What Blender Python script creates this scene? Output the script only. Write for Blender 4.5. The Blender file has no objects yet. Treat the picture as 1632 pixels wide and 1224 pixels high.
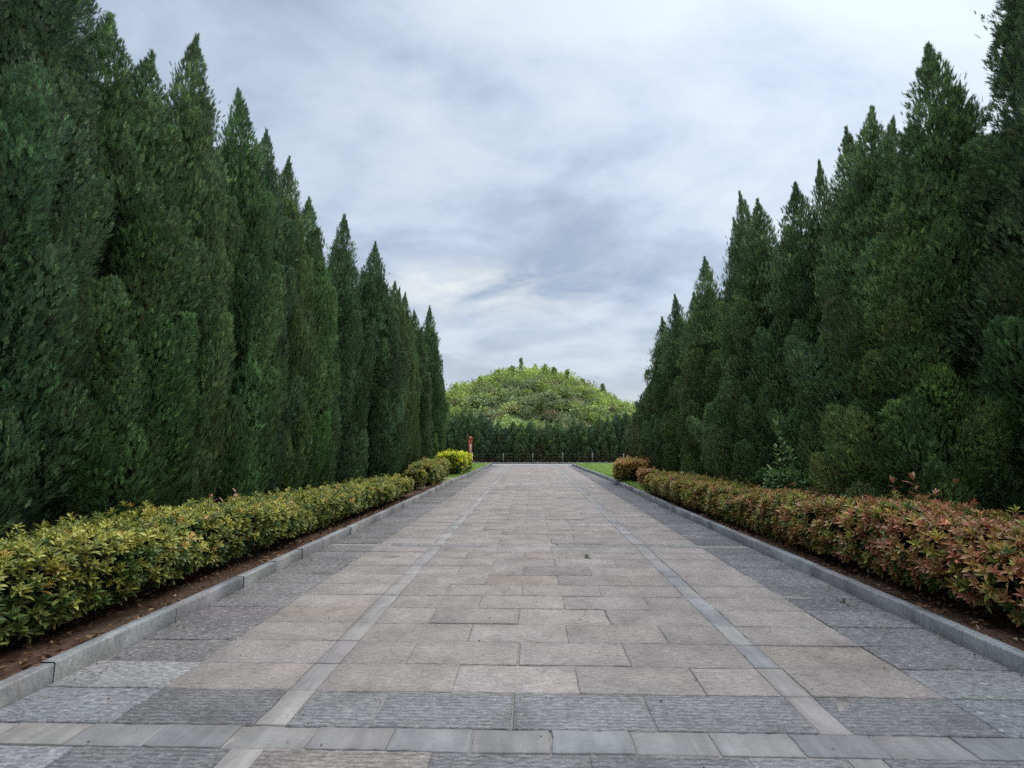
import bpy, math, random
import numpy as np
from mathutils import Vector, Matrix, Euler

scene = bpy.context.scene
COL = scene.collection
R = math.radians
PI = math.pi

# ------------------------------------------------------------------ camera, world, sun, exposure
cam_d = bpy.data.cameras.new('camera')
cam = bpy.data.objects.new('camera', cam_d)
COL.objects.link(cam)
cam.location = (0, 0, 1.5)
cam.rotation_euler = (R(90 + 7.44), 0, R(1.4))
cam_d.sensor_width = 36
cam_d.lens = 720 * 36 / 1632
cam_d.shift_x = -0.0082
cam_d.clip_start = 0.05
cam_d.clip_end = 6000
scene.camera = cam

SUN_EL, SUN_AZ = R(56), R(58)          # azimuth clockwise from +Y: high, ahead and to the right
world = bpy.data.worlds.new('World')
scene.world = world
world.use_nodes = True


class NT:
    """tiny helper for writing node trees"""
    def __init__(self, tree):
        self.t = tree
        self.n = tree.nodes
        self.n.clear()

    def node(self, kind, **kw):
        nd = self.n.new(kind)
        for k, v in kw.items():
            if k == 'inp':
                for kk, vv in v.items():
                    s = nd.inputs[kk]
                    if isinstance(vv, bpy.types.NodeSocket):
                        self.t.links.new(vv, s)
                    else:
                        s.default_value = vv
            else:
                setattr(nd, k, v)
        return nd

    def math(self, op, a, b=0.0, c=0.0, clamp=False):
        nd = self.node('ShaderNodeMath', operation=op, inp={0: a, 1: b, 2: c})
        nd.use_clamp = clamp
        return nd.outputs[0]

    def mix(self, fac, a, b, blend='MIX'):
        nd = self.node('ShaderNodeMix', data_type='RGBA', blend_type=blend)
        for i, v in ((0, fac), (6, a), (7, b)):
            if isinstance(v, bpy.types.NodeSocket):
                self.t.links.new(v, nd.inputs[i])
            else:
                nd.inputs[i].default_value = v if i == 0 else (tuple(v) + (1,) if len(v) == 3 else v)
        return nd.outputs[2]

    def ramp(self, fac, stops):
        nd = self.node('ShaderNodeValToRGB', inp={0: fac})
        cr = nd.color_ramp
        while len(cr.elements) > 1:
            cr.elements.remove(cr.elements[-1])
        for i, (p, c) in enumerate(stops):
            e = cr.elements[0] if i == 0 else cr.elements.new(p)
            e.position = p
            e.color = tuple(c) + (1,) if len(c) == 3 else c
        return nd.outputs[0]

    def noise(self, vec, scale, detail=4.0, rough=0.55, dist=0.0):
        return self.node('ShaderNodeTexNoise', inp={'Vector': vec, 'Scale': scale, 'Detail': detail,
                                                     'Roughness': rough, 'Distortion': dist}).outputs[0]


def build_sky():
    t = NT(world.node_tree)
    sky = t.node('ShaderNodeTexSky', sky_type='NISHITA', sun_disc=False, sun_elevation=SUN_EL,
                 sun_rotation=SUN_AZ).outputs[0]
    d = t.node('ShaderNodeTexCoord').outputs['Generated']
    sep = t.node('ShaderNodeSeparateXYZ', inp={0: d})
    x, y, z = sep.outputs
    zz = t.math('ADD', t.math('MAXIMUM', z, 0.0), 0.22)
    px, py = t.math('DIVIDE', x, zz), t.math('DIVIDE', y, zz)
    p = t.node('ShaderNodeCombineXYZ', inp={0: px, 1: py, 2: 0.0}).outputs[0]
    mp = t.node('ShaderNodeMapping', inp={'Vector': p, 'Rotation': (0, 0, R(-38)), 'Scale': (0.95, 1.2, 1),
                                          'Location': (3.3, 1.7, 0)}).outputs[0]
    big = t.noise(mp, 1.25, 8.0, 0.52, 0.7)
    mp2 = t.node('ShaderNodeMapping', inp={'Vector': p, 'Rotation': (0, 0, R(-34)), 'Scale': (1.0, 1.7, 1),
                                           'Location': (7.1, 4.2, 0)}).outputs[0]
    fine = t.noise(mp2, 2.2, 9.0, 0.6, 0.35)
    n = t.math('ADD', t.math('MULTIPLY', big, 0.68), t.math('MULTIPLY', fine, 0.32))
    # the thinner, brighter cloud lies towards the hidden sun (upper right)
    sx, sy, sz = math.cos(SUN_EL) * math.sin(SUN_AZ), math.cos(SUN_EL) * math.cos(SUN_AZ), math.sin(SUN_EL)
    dot = t.node('ShaderNodeVectorMath', operation='DOT_PRODUCT', inp={0: d, 1: (sx, sy, sz)}).outputs['Value']
    glow = t.node('ShaderNodeMapRange', inp={0: dot, 1: 0.60, 2: 1.0, 3: 0.0, 4: 1.0}).outputs[0]
    n = t.math('ADD', n, t.math('MULTIPLY', glow, 0.17))
    cloud = t.ramp(n, [(0.40, (2.65, 3.28, 4.2)), (0.475, (3.3, 3.95, 4.9)), (0.55, (4.3, 4.95, 5.85)),
                       (0.65, (5.1, 5.75, 6.25))])
    hz = t.node('ShaderNodeMapRange', inp={0: z, 1: 0.02, 2: 0.30, 3: 1.0, 4: 0.0}).outputs[0]
    cloud = t.mix(t.math('MULTIPLY', hz, 0.75), cloud, (4.4, 4.7, 4.8))
    # a low bank of whiter cloud above the end of the avenue
    az_ = t.math('DIVIDE', x, t.math('MAXIMUM', y, 0.05))
    band = t.math('MULTIPLY', t.node('ShaderNodeMapRange', interpolation_type='SMOOTHSTEP', inp={0: z, 1: 0.24, 2: 0.32, 3: 0.0, 4: 1.0}).outputs[0],
                  t.node('ShaderNodeMapRange', interpolation_type='SMOOTHSTEP', inp={0: z, 1: 0.33, 2: 0.41, 3: 1.0, 4: 0.0}).outputs[0])
    side = t.node('ShaderNodeMapRange', interpolation_type='SMOOTHSTEP', inp={0: t.math('ABSOLUTE', t.math('ADD', az_, 0.08)), 1: 0.08, 2: 0.45, 3: 1.0, 4: 0.0}).outputs[0]
    mc = t.node('ShaderNodeMapping', inp={'Vector': d, 'Scale': (5, 5, 13), 'Rotation': (0, R(12), 0)}).outputs[0]
    puff = t.node('ShaderNodeMapRange', inp={0: t.noise(mc, 1.0, 9.0, 0.6, 0.5), 1: 0.42, 2: 0.66, 3: 0.0, 4: 1.0}).outputs[0]
    cloud = t.mix(t.math('MULTIPLY', t.math('MULTIPLY', band, side), puff), cloud, (5.9, 6.15, 6.15))
    top = t.node('ShaderNodeMapRange', inp={0: z, 1: 0.775, 2: 1.0, 3: 1.0, 4: 8.0}).outputs[0]
    boost = t.math('ADD', top, t.math('MULTIPLY', t.math('POWER', glow, 2.0), 0.25))
    cloud = t.node('ShaderNodeVectorMath', operation='SCALE', inp={0: cloud, 3: boost}).outputs[0]
    c = t.mix(0.93, sky, cloud)
    bg = t.node('ShaderNodeBackground', inp={0: c, 1: 0.1}).outputs[0]
    t.node('ShaderNodeOutputWorld', inp={0: bg})


build_sky()
sun_d = bpy.data.lights.new('sun', 'SUN')
sun_d.energy = 1.5
sun_d.angle = R(40)
sun_d.color = (1.0, 0.96, 0.9)
sun = bpy.data.objects.new('sun', sun_d)
COL.objects.link(sun)
sun.rotation_euler = (R(90) - SUN_EL, 0, -SUN_AZ + PI)
sun.location = (8, 10, 30)

vs = scene.view_settings
vs.view_transform = 'Standard'
vs.look = 'None'
vs.exposure = 0.58
vs.gamma = 1.0
vs.use_curve_mapping = False
scene.cycles.max_bounces = 6
scene.cycles.diffuse_bounces = 3
scene.cycles.transmission_bounces = 3
scene.cycles.use_denoising = False

# ------------------------------------------------------------------ helpers
rng = np.random.default_rng(7)


def norm(a):
    return a / np.maximum(np.linalg.norm(a, axis=-1, keepdims=True), 1e-9)


def link(o, parent=None):
    COL.objects.link(o)
    if parent is not None:
        o.parent = parent
    return o


def empty(name, loc, rz=0.0, scale=(1, 1, 1)):
    o = bpy.data.objects.new(name, None)
    o.empty_display_size = 0.2
    o.location = loc
    o.rotation_euler = (0, 0, rz)
    o.scale = scale
    return link(o)


def tag(o, label, cat, group=None):
    o['label'] = label
    o['category'] = cat
    if group:
        o['group'] = group
    return o


def structure(o):
    o['kind'] = 'structure'
    return o


class Geo:
    """collects triangles / polygons with a colour per vertex and a material slot per face"""
    def __init__(self):
        self.v, self.c, self.f, self.fm, self.n = [], [], [], [], 0

    def add(self, v, f, col=(1, 1, 1), slot=0):
        v = np.asarray(v, np.float32).reshape(-1, 3)
        f = np.asarray(f, np.int32)
        col = np.asarray(col, np.float32)
        if col.ndim == 1:
            col = np.tile(col[:3], (len(v), 1))
        self.v.append(v)
        self.c.append(col[:, :3])
        self.f.append(f + self.n)
        self.fm.append(np.full(len(f), slot, np.int32))
        self.n += len(v)

    def box(self, cx, cy, cz, sx, sy, sz, col=(1, 1, 1), slot=0, rz=0.0, bevel=0.0):
        b = min(bevel, sx * .45, sy * .45, sz * .45)
        pts = []
        for (z, k) in (((-sz / 2), 0.0), (sz / 2 - b, 0.0), (sz / 2, b)):
            for (ax, ay) in ((-1, -1), (1, -1), (1, 1), (-1, 1)):
                pts.append((ax * (sx / 2 - k), ay * (sy / 2 - k), z))
        p = np.array(pts)
        ca, sa = math.cos(rz), math.sin(rz)
        q = p.copy()
        q[:, 0] = p[:, 0] * ca - p[:, 1] * sa + cx
        q[:, 1] = p[:, 0] * sa + p[:, 1] * ca + cy
        q[:, 2] += cz
        f = [(3, 2, 1, 0), (8, 9, 10, 11)]
        for r in (0, 4):
            for i in range(4):
                j = (i + 1) % 4
                f.append((r + i, r + j, r + 4 + j, r + 4 + i))
        self.add(q, f, col, slot)

    def tube(self, pts, radii, col=(1, 1, 1), slot=0, sides=7):
        pts = [Vector(p) for p in pts]
        rings = []
        for i, p in enumerate(pts):
            t = (pts[min(i + 1, len(pts) - 1)] - pts[max(i - 1, 0)]).normalized()
            a = t.orthogonal().normalized()
            b = t.cross(a)
            for k in range(sides):
                th = 2 * PI * k / sides
                rings.append(p + radii[i] * (math.cos(th) * a + math.sin(th) * b))
        f = []
        for i in range(len(pts) - 1):
            for k in range(sides):
                j = (k + 1) % sides
                f.append((i * sides + k, i * sides + j, (i + 1) * sides + j, (i + 1) * sides + k))
        self.add([tuple(q) for q in rings], f, col, slot)

    def mesh(self, name, mats, smooth=False):
        me = bpy.data.meshes.new(name)
        v = np.concatenate(self.v)
        loops = np.concatenate([f.ravel() for f in self.f])
        sizes = np.concatenate([np.full(len(f), f.shape[1], np.int32) for f in self.f])
        starts = np.concatenate([[0], np.cumsum(sizes)[:-1]]).astype(np.int32)
        me.vertices.add(len(v))
        me.vertices.foreach_set('co', v.ravel())
        me.loops.add(len(loops))
        me.loops.foreach_set('vertex_index', loops.astype(np.int32))
        me.polygons.add(len(sizes))
        me.polygons.foreach_set('loop_start', starts)
        me.polygons.foreach_set('material_index', np.concatenate(self.fm))
        if smooth:
            me.polygons.foreach_set('use_smooth', np.ones(len(sizes), bool))
        at = me.color_attributes.new('Col', 'FLOAT_COLOR', 'POINT')
        c = np.concatenate(self.c)
        at.data.foreach_set('color', np.concatenate([c, np.ones((len(c), 1), np.float32)], 1).ravel())
        for m in mats:
            me.materials.append(m)
        me.update(calc_edges=True)
        me.validate()
        return me

    def build(self, name, mats, parent=None, smooth=False):
        if not isinstance(mats, (list, tuple)):
            mats = [mats]
        o = bpy.data.objects.new(name, self.mesh(name, mats, smooth))
        return link(o, parent)


# ------------------------------------------------------------------ materials
def new_mat(name):
    m = bpy.data.materials.new(name)
    m.use_nodes = True
    return m, NT(m.node_tree)


def finish(t, col, rough=0.8, bump=None, bstr=0.3, bdist=0.01, spec=0.3, normal=None):
    b = t.node('ShaderNodeBsdfPrincipled', inp={'Base Color': col, 'Roughness': rough, 'Specular IOR Level': spec})
    if bump is not None:
        nb = t.node('ShaderNodeBump', inp={'Height': bump, 'Strength': bstr, 'Distance': bdist}).outputs[0]
        t.t.links.new(nb, b.inputs['Normal'])
    t.node('ShaderNodeOutputMaterial', inp={0: b.outputs[0]})
    return b


def leaf_mat(name, rough=0.55, spec=0.25, trans=0.25, vary=0.25, each=0.0):
    m, t = new_mat(name)
    a = t.node('ShaderNodeAttribute', attribute_name='Col').outputs['Color']
    ob = t.node('ShaderNodeTexCoord').outputs['Object']
    n = t.noise(ob, 1.7, 3)
    v = t.node('ShaderNodeMapRange', inp={0: n, 1: 0.3, 2: 0.7, 3: 1 - vary, 4: 1 + vary}).outputs[0]
    c = t.node('ShaderNodeVectorMath', operation='SCALE', inp={0: a, 3: v}).outputs[0]
    if each > 0:                                              # every tree has a tone of its own
        r = t.node('ShaderNodeObjectInfo').outputs['Random']
        tone = t.ramp(r, [(0.0, (.78, .84, .98)), (0.3, (1.0, .98, .88)), (0.55, (.86, .98, .90)), (0.8, (1.12, 1.12, 1.0)), (1.0, (1.02, .95, .80))])
        c = t.mix(each, c, t.mix(1.0, c, tone, 'MULTIPLY'))
    b = t.node('ShaderNodeBsdfPrincipled', inp={'Base Color': c, 'Roughness': rough, 'Specular IOR Level': spec})
    tr = t.node('ShaderNodeBsdfTranslucent', inp={0: c})
    mx = t.node('ShaderNodeMixShader', inp={0: trans, 1: b.outputs[0], 2: tr.outputs[0]})
    t.node('ShaderNodeOutputMaterial', inp={0: mx.outputs[0]})
    return m


def stone_mat(name, ridge=0.0, speck=0.5, rough=0.8, vein=0.0, bstr=0.5, fleck=0.0, stain=(0.16, 0.135, 0.11)):
    m, t = new_mat(name)
    a = t.node('ShaderNodeAttribute', attribute_name='Col').outputs['Color']
    ob = t.node('ShaderNodeTexCoord').outputs['Object']
    n1 = t.noise(ob, 3.2, 6, 0.6)
    n2 = t.noise(ob, 38.0, 5, 0.65)
    n3 = t.noise(ob, 0.55, 4, 0.6)
    mp = t.node('ShaderNodeMapping', inp={'Vector': ob, 'Scale': (16, 62, 20)}).outputs[0]
    n4 = t.noise(mp, 1.0, 4, 0.6, 0.3)                       # short chisel strokes along X
    v = t.node('ShaderNodeMapRange', inp={0: n1, 1: 0.25, 2: 0.75, 3: 0.80, 4: 1.2}).outputs[0]
    v2 = t.node('ShaderNodeMapRange', inp={0: n3, 1: 0.3, 2: 0.7, 3: 0.88, 4: 1.12}).outputs[0]
    s4 = t.node('ShaderNodeMapRange', inp={0: n4, 1: 0.3, 2: 0.72, 3: 1 - speck, 4: 1 + speck}).outputs[0]
    s2 = t.node('ShaderNodeMapRange', inp={0: n2, 1: 0.3, 2: 0.7, 3: 1 - speck * .6, 4: 1 + speck * .6}).outputs[0]
    k = t.math('MULTIPLY', t.math('MULTIPLY', v, v2), t.math('MULTIPLY', s4, s2))
    c = t.node('ShaderNodeVectorMath', operation='SCALE', inp={0: a, 3: k}).outputs[0]
    h = t.math('ADD', n2, n4)
    if ridge > 0:
        w = t.node('ShaderNodeTexWave', wave_type='BANDS', bands_direction='Y',
                   inp={'Vector': ob, 'Scale': 10.5, 'Distortion': 5.0, 'Detail': 4.0, 'Detail Scale': 2.2}).outputs[1]
        worn = t.node('ShaderNodeMapRange', inp={0: n1, 1: 0.35, 2: 0.6, 3: 0.25, 4: 1.0}).outputs[0]
        w = t.math('MULTIPLY', w, worn)
        h = t.math('ADD', h, t.math('MULTIPLY', w, ridge))
        groove_tone = t.node('ShaderNodeMapRange', inp={0: w, 1: 0.0, 2: 0.5, 3: 1 - 0.28 * min(1, ridge), 4: 1.04}).outputs[0]  # colour goes darker in the grooves between ridges
        c = t.node('ShaderNodeVectorMath', operation='SCALE', inp={0: c, 3: groove_tone}).outputs[0]
    if vein > 0:
        mv = t.node('ShaderNodeMapping', inp={'Vector': ob, 'Rotation': (0, 0, R(-28)), 'Scale': (9, 1.6, 1)}).outputs[0]
        nv = t.noise(mv, 1.3, 5, 0.5, 1.2)
        kv = t.node('ShaderNodeMapRange', inp={0: nv, 1: 0.4, 2: 0.62, 3: 1 - vein, 4: 1 + vein * .6}).outputs[0]
        c = t.node('ShaderNodeVectorMath', operation='SCALE', inp={0: c, 3: kv}).outputs[0]
    if fleck > 0:
        mf = t.node('ShaderNodeMapping', inp={'Vector': ob, 'Scale': (22, 50, 20)}).outputs[0]
        nf = t.noise(mf, 1.0, 3, 0.6, 0.6)
        c = t.mix(t.node('ShaderNodeMapRange', inp={0: nf, 1: 0.56, 2: 0.68, 3: 0.0, 4: fleck}).outputs[0], c, (0.34, 0.32, 0.30))
    # pale scuffs and brown dirt with their own outlines
    ms = t.node('ShaderNodeMapping', inp={'Vector': ob, 'Scale': (1.4, 3.4, 1)}).outputs[0]
    st = t.noise(ms, 1.5, 7, 0.68, 0.4)
    sm = t.node('ShaderNodeMapRange', inp={0: st, 1: 0.60, 2: 0.72, 3: 0.0, 4: 0.45}).outputs[0]
    c = t.mix(sm, c, stain)
    finish(t, c, rough, h, bstr, 0.006, 0.12)
    return m


M_BEIGE = stone_mat('chiselled beige stone', ridge=0.12, speck=0.24, bstr=0.8)
M_GREY = stone_mat('ridged grey stone', ridge=0.8, speck=0.34, bstr=0.9, fleck=0.3)
M_BAND = stone_mat('rough dark stone', ridge=0.12, speck=0.45, bstr=0.9, fleck=0.55)
M_SMOOTH = stone_mat('smooth pale stone', ridge=0.0, speck=0.07, rough=0.85, vein=0.10, bstr=0.25)
M_KERB = stone_mat('grey kerb stone', ridge=0.0, speck=0.22, rough=0.8, vein=0.2, bstr=0.6, fleck=0.2, stain=(0.11, 0.085, 0.06))
M_CYP = leaf_mat('juniper sprays', 0.5, 0.4, 0.32, 0.2, 1.0)
M_BROAD = leaf_mat('hedge leaves', 0.42, 0.4, 0.25, 0.18)
M_SCRUB = leaf_mat('scrub leaves', 0.6, 0.2, 0.3, 0.2)
M_GRASS = leaf_mat('grass blades', 0.6, 0.2, 0.3, 0.25)


def plain(name, c1, c2, scale=20.0, rough=0.8, bstr=0.3, bdist=0.01, c3=None, spec=0.25):
    m, t = new_mat(name)
    ob = t.node('ShaderNodeTexCoord').outputs['Object']
    n = t.noise(ob, scale, 6, 0.65)
    c = t.ramp(n, [(0.32, c1), (0.68, c2)])
    if c3 is not None:
        n2 = t.noise(ob, scale * .12, 4, 0.6)
        c = t.mix(t.node('ShaderNodeMapRange', inp={0: n2, 1: 0.42, 2: 0.62}).outputs[0], c, c3)
    finish(t, c, rough, n, bstr, bdist, spec)
    return m


M_BARK = plain('bark', (0.05, 0.035, 0.024), (0.13, 0.095, 0.07), 30, 0.9, 0.6, 0.01)
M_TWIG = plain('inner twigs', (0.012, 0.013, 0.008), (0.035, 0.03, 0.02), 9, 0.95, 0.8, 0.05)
M_SOIL = plain('soil', (0.030, 0.015, 0.010), (0.10, 0.052, 0.033), 16, 0.95, 0.9, 0.03, (0.06, 0.038, 0.024))
M_TURF = plain('turf soil', (0.12, 0.17, 0.05), (0.22, 0.28, 0.09), 9, 0.95, 0.5, 0.03, (0.17, 0.17, 0.08))
M_MOUND = plain('mound soil', (0.07, 0.06, 0.035), (0.16, 0.15, 0.06), 0.9, 0.95, 0.6, 0.2, (0.10, 0.13, 0.04))
M_ASPH = plain('grey path', (0.20, 0.20, 0.20), (0.30, 0.29, 0.28), 14, 0.85, 0.3)
M_CONC = plain('pale concrete', (0.15, 0.14, 0.12), (0.25, 0.235, 0.205), 12, 0.85, 0.3)
M_RED = plain('red brown paint', (0.40, 0.085, 0.045), (0.50, 0.12, 0.06), 8, 0.5, 0.1)
M_DRED = plain('dark red paint', (0.22, 0.042, 0.028), (0.30, 0.06, 0.04), 8, 0.5, 0.1)
M_CREAM = plain('cream panel', (0.58, 0.46, 0.38), (0.66, 0.54, 0.46), 5, 0.5, 0.05)
M_MORTAR = plain('mortar', (0.07, 0.058, 0.048), (0.25, 0.22, 0.195), 4, 0.95, 0.8, 0.006, (0.19, 0.165, 0.145))
M_WIRE = plain('rusty wire', (0.12, 0.06, 0.04), (0.22, 0.15, 0.11), 6, 0.7, 0.1)

# ------------------------------------------------------------------ ground, beds, paving, kerbs
def sheet(name, x0, x1, y0, y1, z, mat, nx=1, ny=1, amp=0.0):
    g = Geo()
    xs, ys = np.linspace(x0, x1, nx + 1), np.linspace(y0, y1, ny + 1)
    X, Y = np.meshgrid(xs, ys)
    Z = np.full_like(X, z)
    if amp:
        Z += amp * (np.sin(X * 5.1 + Y * 1.7) + np.sin(Y * 4.3 - X * 2.2) + rng.normal(0, .7, X.shape)) * .5
    i = np.arange((nx + 1) * (ny + 1)).reshape(ny + 1, nx + 1)
    f = np.stack([i[:-1, :-1], i[:-1, 1:], i[1:, 1:], i[1:, :-1]], -1).reshape(-1, 4)
    g.add(np.stack([X, Y, Z], -1).reshape(-1, 3), f)
    return structure(g.build(name, mat, smooth=True))


sheet('ground', -2500, 2500, -2500, 2500, -0.06, M_TURF)
KL = [(-3.0, -3.06), (10.0, -2.98), (17.0, -2.98), (20.0, -2.95), (24.0, -2.84), (31.3, -2.68)]
KR = [(-3.0, 3.22), (4.5, 3.21), (10.0, 3.10), (18.0, 3.14), (21.0, 3.08), (25.0, 2.92), (31.3, 2.74)]


def kx(poly, y):
    return float(np.interp(y, [p[0] for p in poly], [p[1] for p in poly]))


def bed(name, poly, sgn, far, y0, y1, z, mat, amp, dx=0.0):
    """a strip of ground running beside a kerb, from the kerb's back to x = far"""
    g = Geo()
    ys = np.linspace(y0, y1, int((y1 - y0) / .16) + 2)
    us = np.linspace(0, 1, 34) ** 1.6
    X = np.array([[kx(poly, y) + sgn * .10 + (far - kx(poly, y) - sgn * .10) * u for u in us] for y in ys])
    Y = np.repeat(ys[:, None], len(us), 1)
    Z = z + amp * (np.sin(X * 6 + Y * 2) * .4 + np.sin(Y * 5 - X * 3) * .4 + rng.normal(0, .6, X.shape)) + 0.05 * us[None, :]
    i = np.arange(X.size).reshape(X.shape)
    f = np.stack([i[:-1, :-1], i[:-1, 1:], i[1:, 1:], i[1:, :-1]], -1).reshape(-1, 4)
    if sgn < 0:
        f = f[:, ::-1]
    g.add(np.stack([X, Y, Z], -1).reshape(-1, 3), f)
    return structure(g.build(name, mat, smooth=True))


bed('soil_bed', KL, -1, -9, -3, 16.6, 0.075, M_SOIL, 0.018)
bed('soil_bed', KR, 1, 9.5, -3, 13.6, 0.075, M_SOIL, 0.018)
bed('lawn_soil', KL, -1, -9, 16.6, 31.3, 0.085, M_TURF, 0.012)
bed('lawn_soil', KR, 1, 9.5, 13.6, 31.3, 0.085, M_TURF, 0.012)
sheet('paving_base', -3.06, 3.2, -3, 31.4, -0.008, M_MORTAR, 90, 420, 0.004)


def paving():
    g = Geo()
    rows = []                                       # (y0, y1, kind)
    y = 2.42
    cyc = [('strip', 0.18)] + [('row', 0.356)] * 12
    # rows behind and below the camera
    yy = 2.42
    for k in range(14):
        rows.append((yy - 0.357, yy, 'grey' if k == 0 else 'row'))
        yy -= 0.357
    rows.append((2.42, 2.60, 'strip'))
    y = 2.60
    cnt = 0
    for k in range(400):
        if y > 31.0:
            break
        if k in (12, 36, 60):
            rows.append((y, y + .18, 'strip'))
            y += .18
        d = 0.356 * (1 + 0.03 * rng.normal())
        rows.append((y, min(y + d, 31.25), 'grey' if k == 0 else 'row'))
        y += d
    XL = [-2.28, -1.49, -1.32, 1.50, 1.67, 2.45]
    beige = np.array((0.214, 0.183, 0.163))

    def slab(x0, x1, y0, y1, col, slot, gx0=None, gx1=None):
        ga, gb, gc, gd = [max(0.0006, abs(rng.normal(0.0016, 0.002))) for _ in range(4)]
        if rng.random() < 0.30:
            gc += rng.uniform(0.002, 0.006)
        if rng.random() < 0.2:
            gb += rng.uniform(0.002, 0.006)
        z = rng.normal(0, 0.002)
        tilt = rng.normal(0, 0.0008, 4)
        j = rng.normal(0, 0.0016, (4, 2))
        P = np.array([(x0 + ga, y0 + gc), (x1 - gb, y0 + gc), (x1 - gb, y1 - gd), (x0 + ga, y1 - gd)]) + j
        bv = rng.uniform(0.002, 0.005)
        ctr = P.mean(0)
        near = y0 < 9                                     # nicked, uneven edges where one can see them
        out = []
        for i in range(4):
            a2, b2 = P[i], P[(i + 1) % 4]
            m = max(2, int(np.linalg.norm(b2 - a2) / .045)) if near else 2
            e = norm((b2 - a2)[None])[0]
            inward = np.array((-e[1], e[0]))
            for k in range(m):
                u = k / m
                q = a2 + (b2 - a2) * u
                if near:
                    q = q + inward * (abs(rng.normal(0, .0013)) + (rng.uniform(.003, .009) if rng.random() < .07 else 0)) + e * rng.normal(0, .006) * (k > 0)
                out.append(q)
        P = np.array(out)
        n = len(P)
        Q = P + (ctr - P) / np.maximum(np.linalg.norm(ctr - P, axis=1, keepdims=True), 1e-6) * bv * (1 + .6 * rng.random((n, 1)))
        zt = z + tilt[0] * (P[:, 0] - ctr[0]) * 4 + tilt[1] * (P[:, 1] - ctr[1]) * 6
        v = np.concatenate([np.c_[P, np.full(n, -.05)], np.c_[P, zt - bv], np.c_[Q, zt]])
        f = []
        for r in (0, n):
            for i in range(n):
                k2 = (i + 1) % n
                f.append((r + i, r + k2, r + n + k2, r + n + i))
        g.add(v, f, col, slot)
        top = np.arange(2 * n, 3 * n, dtype=np.int32)[None]
        g.f.append(top + g.n - 3 * n)
        g.fm.append(np.full(1, slot, np.int32))

    def tone(base, s=0.042, hue=0.005):
        return np.clip(base * (1 + rng.normal(0, s)) * (1 + rng.normal(0, hue, 3)), .02, .9)

    for ri, (y0, y1, kind) in enumerate(rows):
        yc = .5 * (y0 + y1)
        a, b = kx(KL, yc), kx(KR, yc)
        if kind == 'strip':
            xl, xr = (a, b) if y0 < 3 else (XL[0], XL[5])
            x = xl
            off = rng.uniform(.1, .4)
            while x < xr - .05:
                x2 = min(xr, x + (off if x == xl else .41))
                if xr - x2 < .12:
                    x2 = xr
                u = rng.random()
                c = np.array((0.192, 0.176, 0.165)) if u < .62 else (np.array((0.170, 0.161, 0.155)) if u < .86 else np.array((0.192, 0.175, 0.16)))
                slab(x, x2, y0, y1, tone(c, .05), 3)
                x = x2
            continue
        far = np.clip((yc - 18) / 12, 0, 1)
        grey = kind == 'grey'
        # dark side bands
        for (p, q) in ((a, XL[0]), (XL[5], b)):
            c = np.array((0.124, 0.111, 0.104)) if not grey else np.array((0.15, 0.146, 0.146))
            if p > 0:
                c = c * np.array((.97, 1.0, 1.03))
            if yc < 3.35 and yc > 2.9:
                c = np.array((0.17, 0.16, 0.152))
            slab(p, q, y0, y1, tone(c, .09), 2)
        # beige bays
        for (p, q) in ((XL[0], XL[1]), (XL[4], XL[5])):
            c = beige * (1.0 if p > 0 else .98)
            if rng.random() < .08:
                c = c * np.array((1.0, .985, .95)) * .96
            if grey:
                c = np.array((.150, .142, .137)) if p > 0 else np.array((.130, .123, .119))
            slab(p, q, y0, y1, tone(c), 1 if grey else 0)
        # pale guide strips
        for (p, q) in ((XL[1], XL[2]), (XL[3], XL[4])):
            u = rng.random()
            c = np.array((0.228, 0.203, 0.186)) if u < .7 else np.array((0.212, 0.194, 0.18))
            if p > 0 and rng.random() < .35:
                c = np.array((0.203, 0.192, 0.185))
            slab(p, q, y0, y1, tone(c, .05), 3)
        # central running bond
        x = XL[2]
        off = (0.77 - ((XL[2] + .10) % .77)) if ri % 2 else (0.77 - ((XL[2] - .28) % .77))
        first = True
        while x < XL[3] - .01:
            x2 = x + (off if first else .77 + rng.normal(0, .012))
            first = False
            if x == XL[2] and x2 - x < .16:
                x2 += .77
            if XL[3] - x2 < .16:
                x2 = XL[3]
            x2 = min(x2, XL[3])
            c = beige.copy()
            if rng.random() < .07:
                c = c * np.array((1.02, .985, .93)) * .96
            if grey:
                c = np.array((.158, .149, .143)) if rng.random() < .85 else beige * .9
            slab(x, x2, y0, y1, tone(c, .06), 1 if grey else 0)
            x = x2
    o = g.build('paving', [M_BEIGE, M_GREY, M_BAND, M_SMOOTH])
    return structure(o)


paving()


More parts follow.
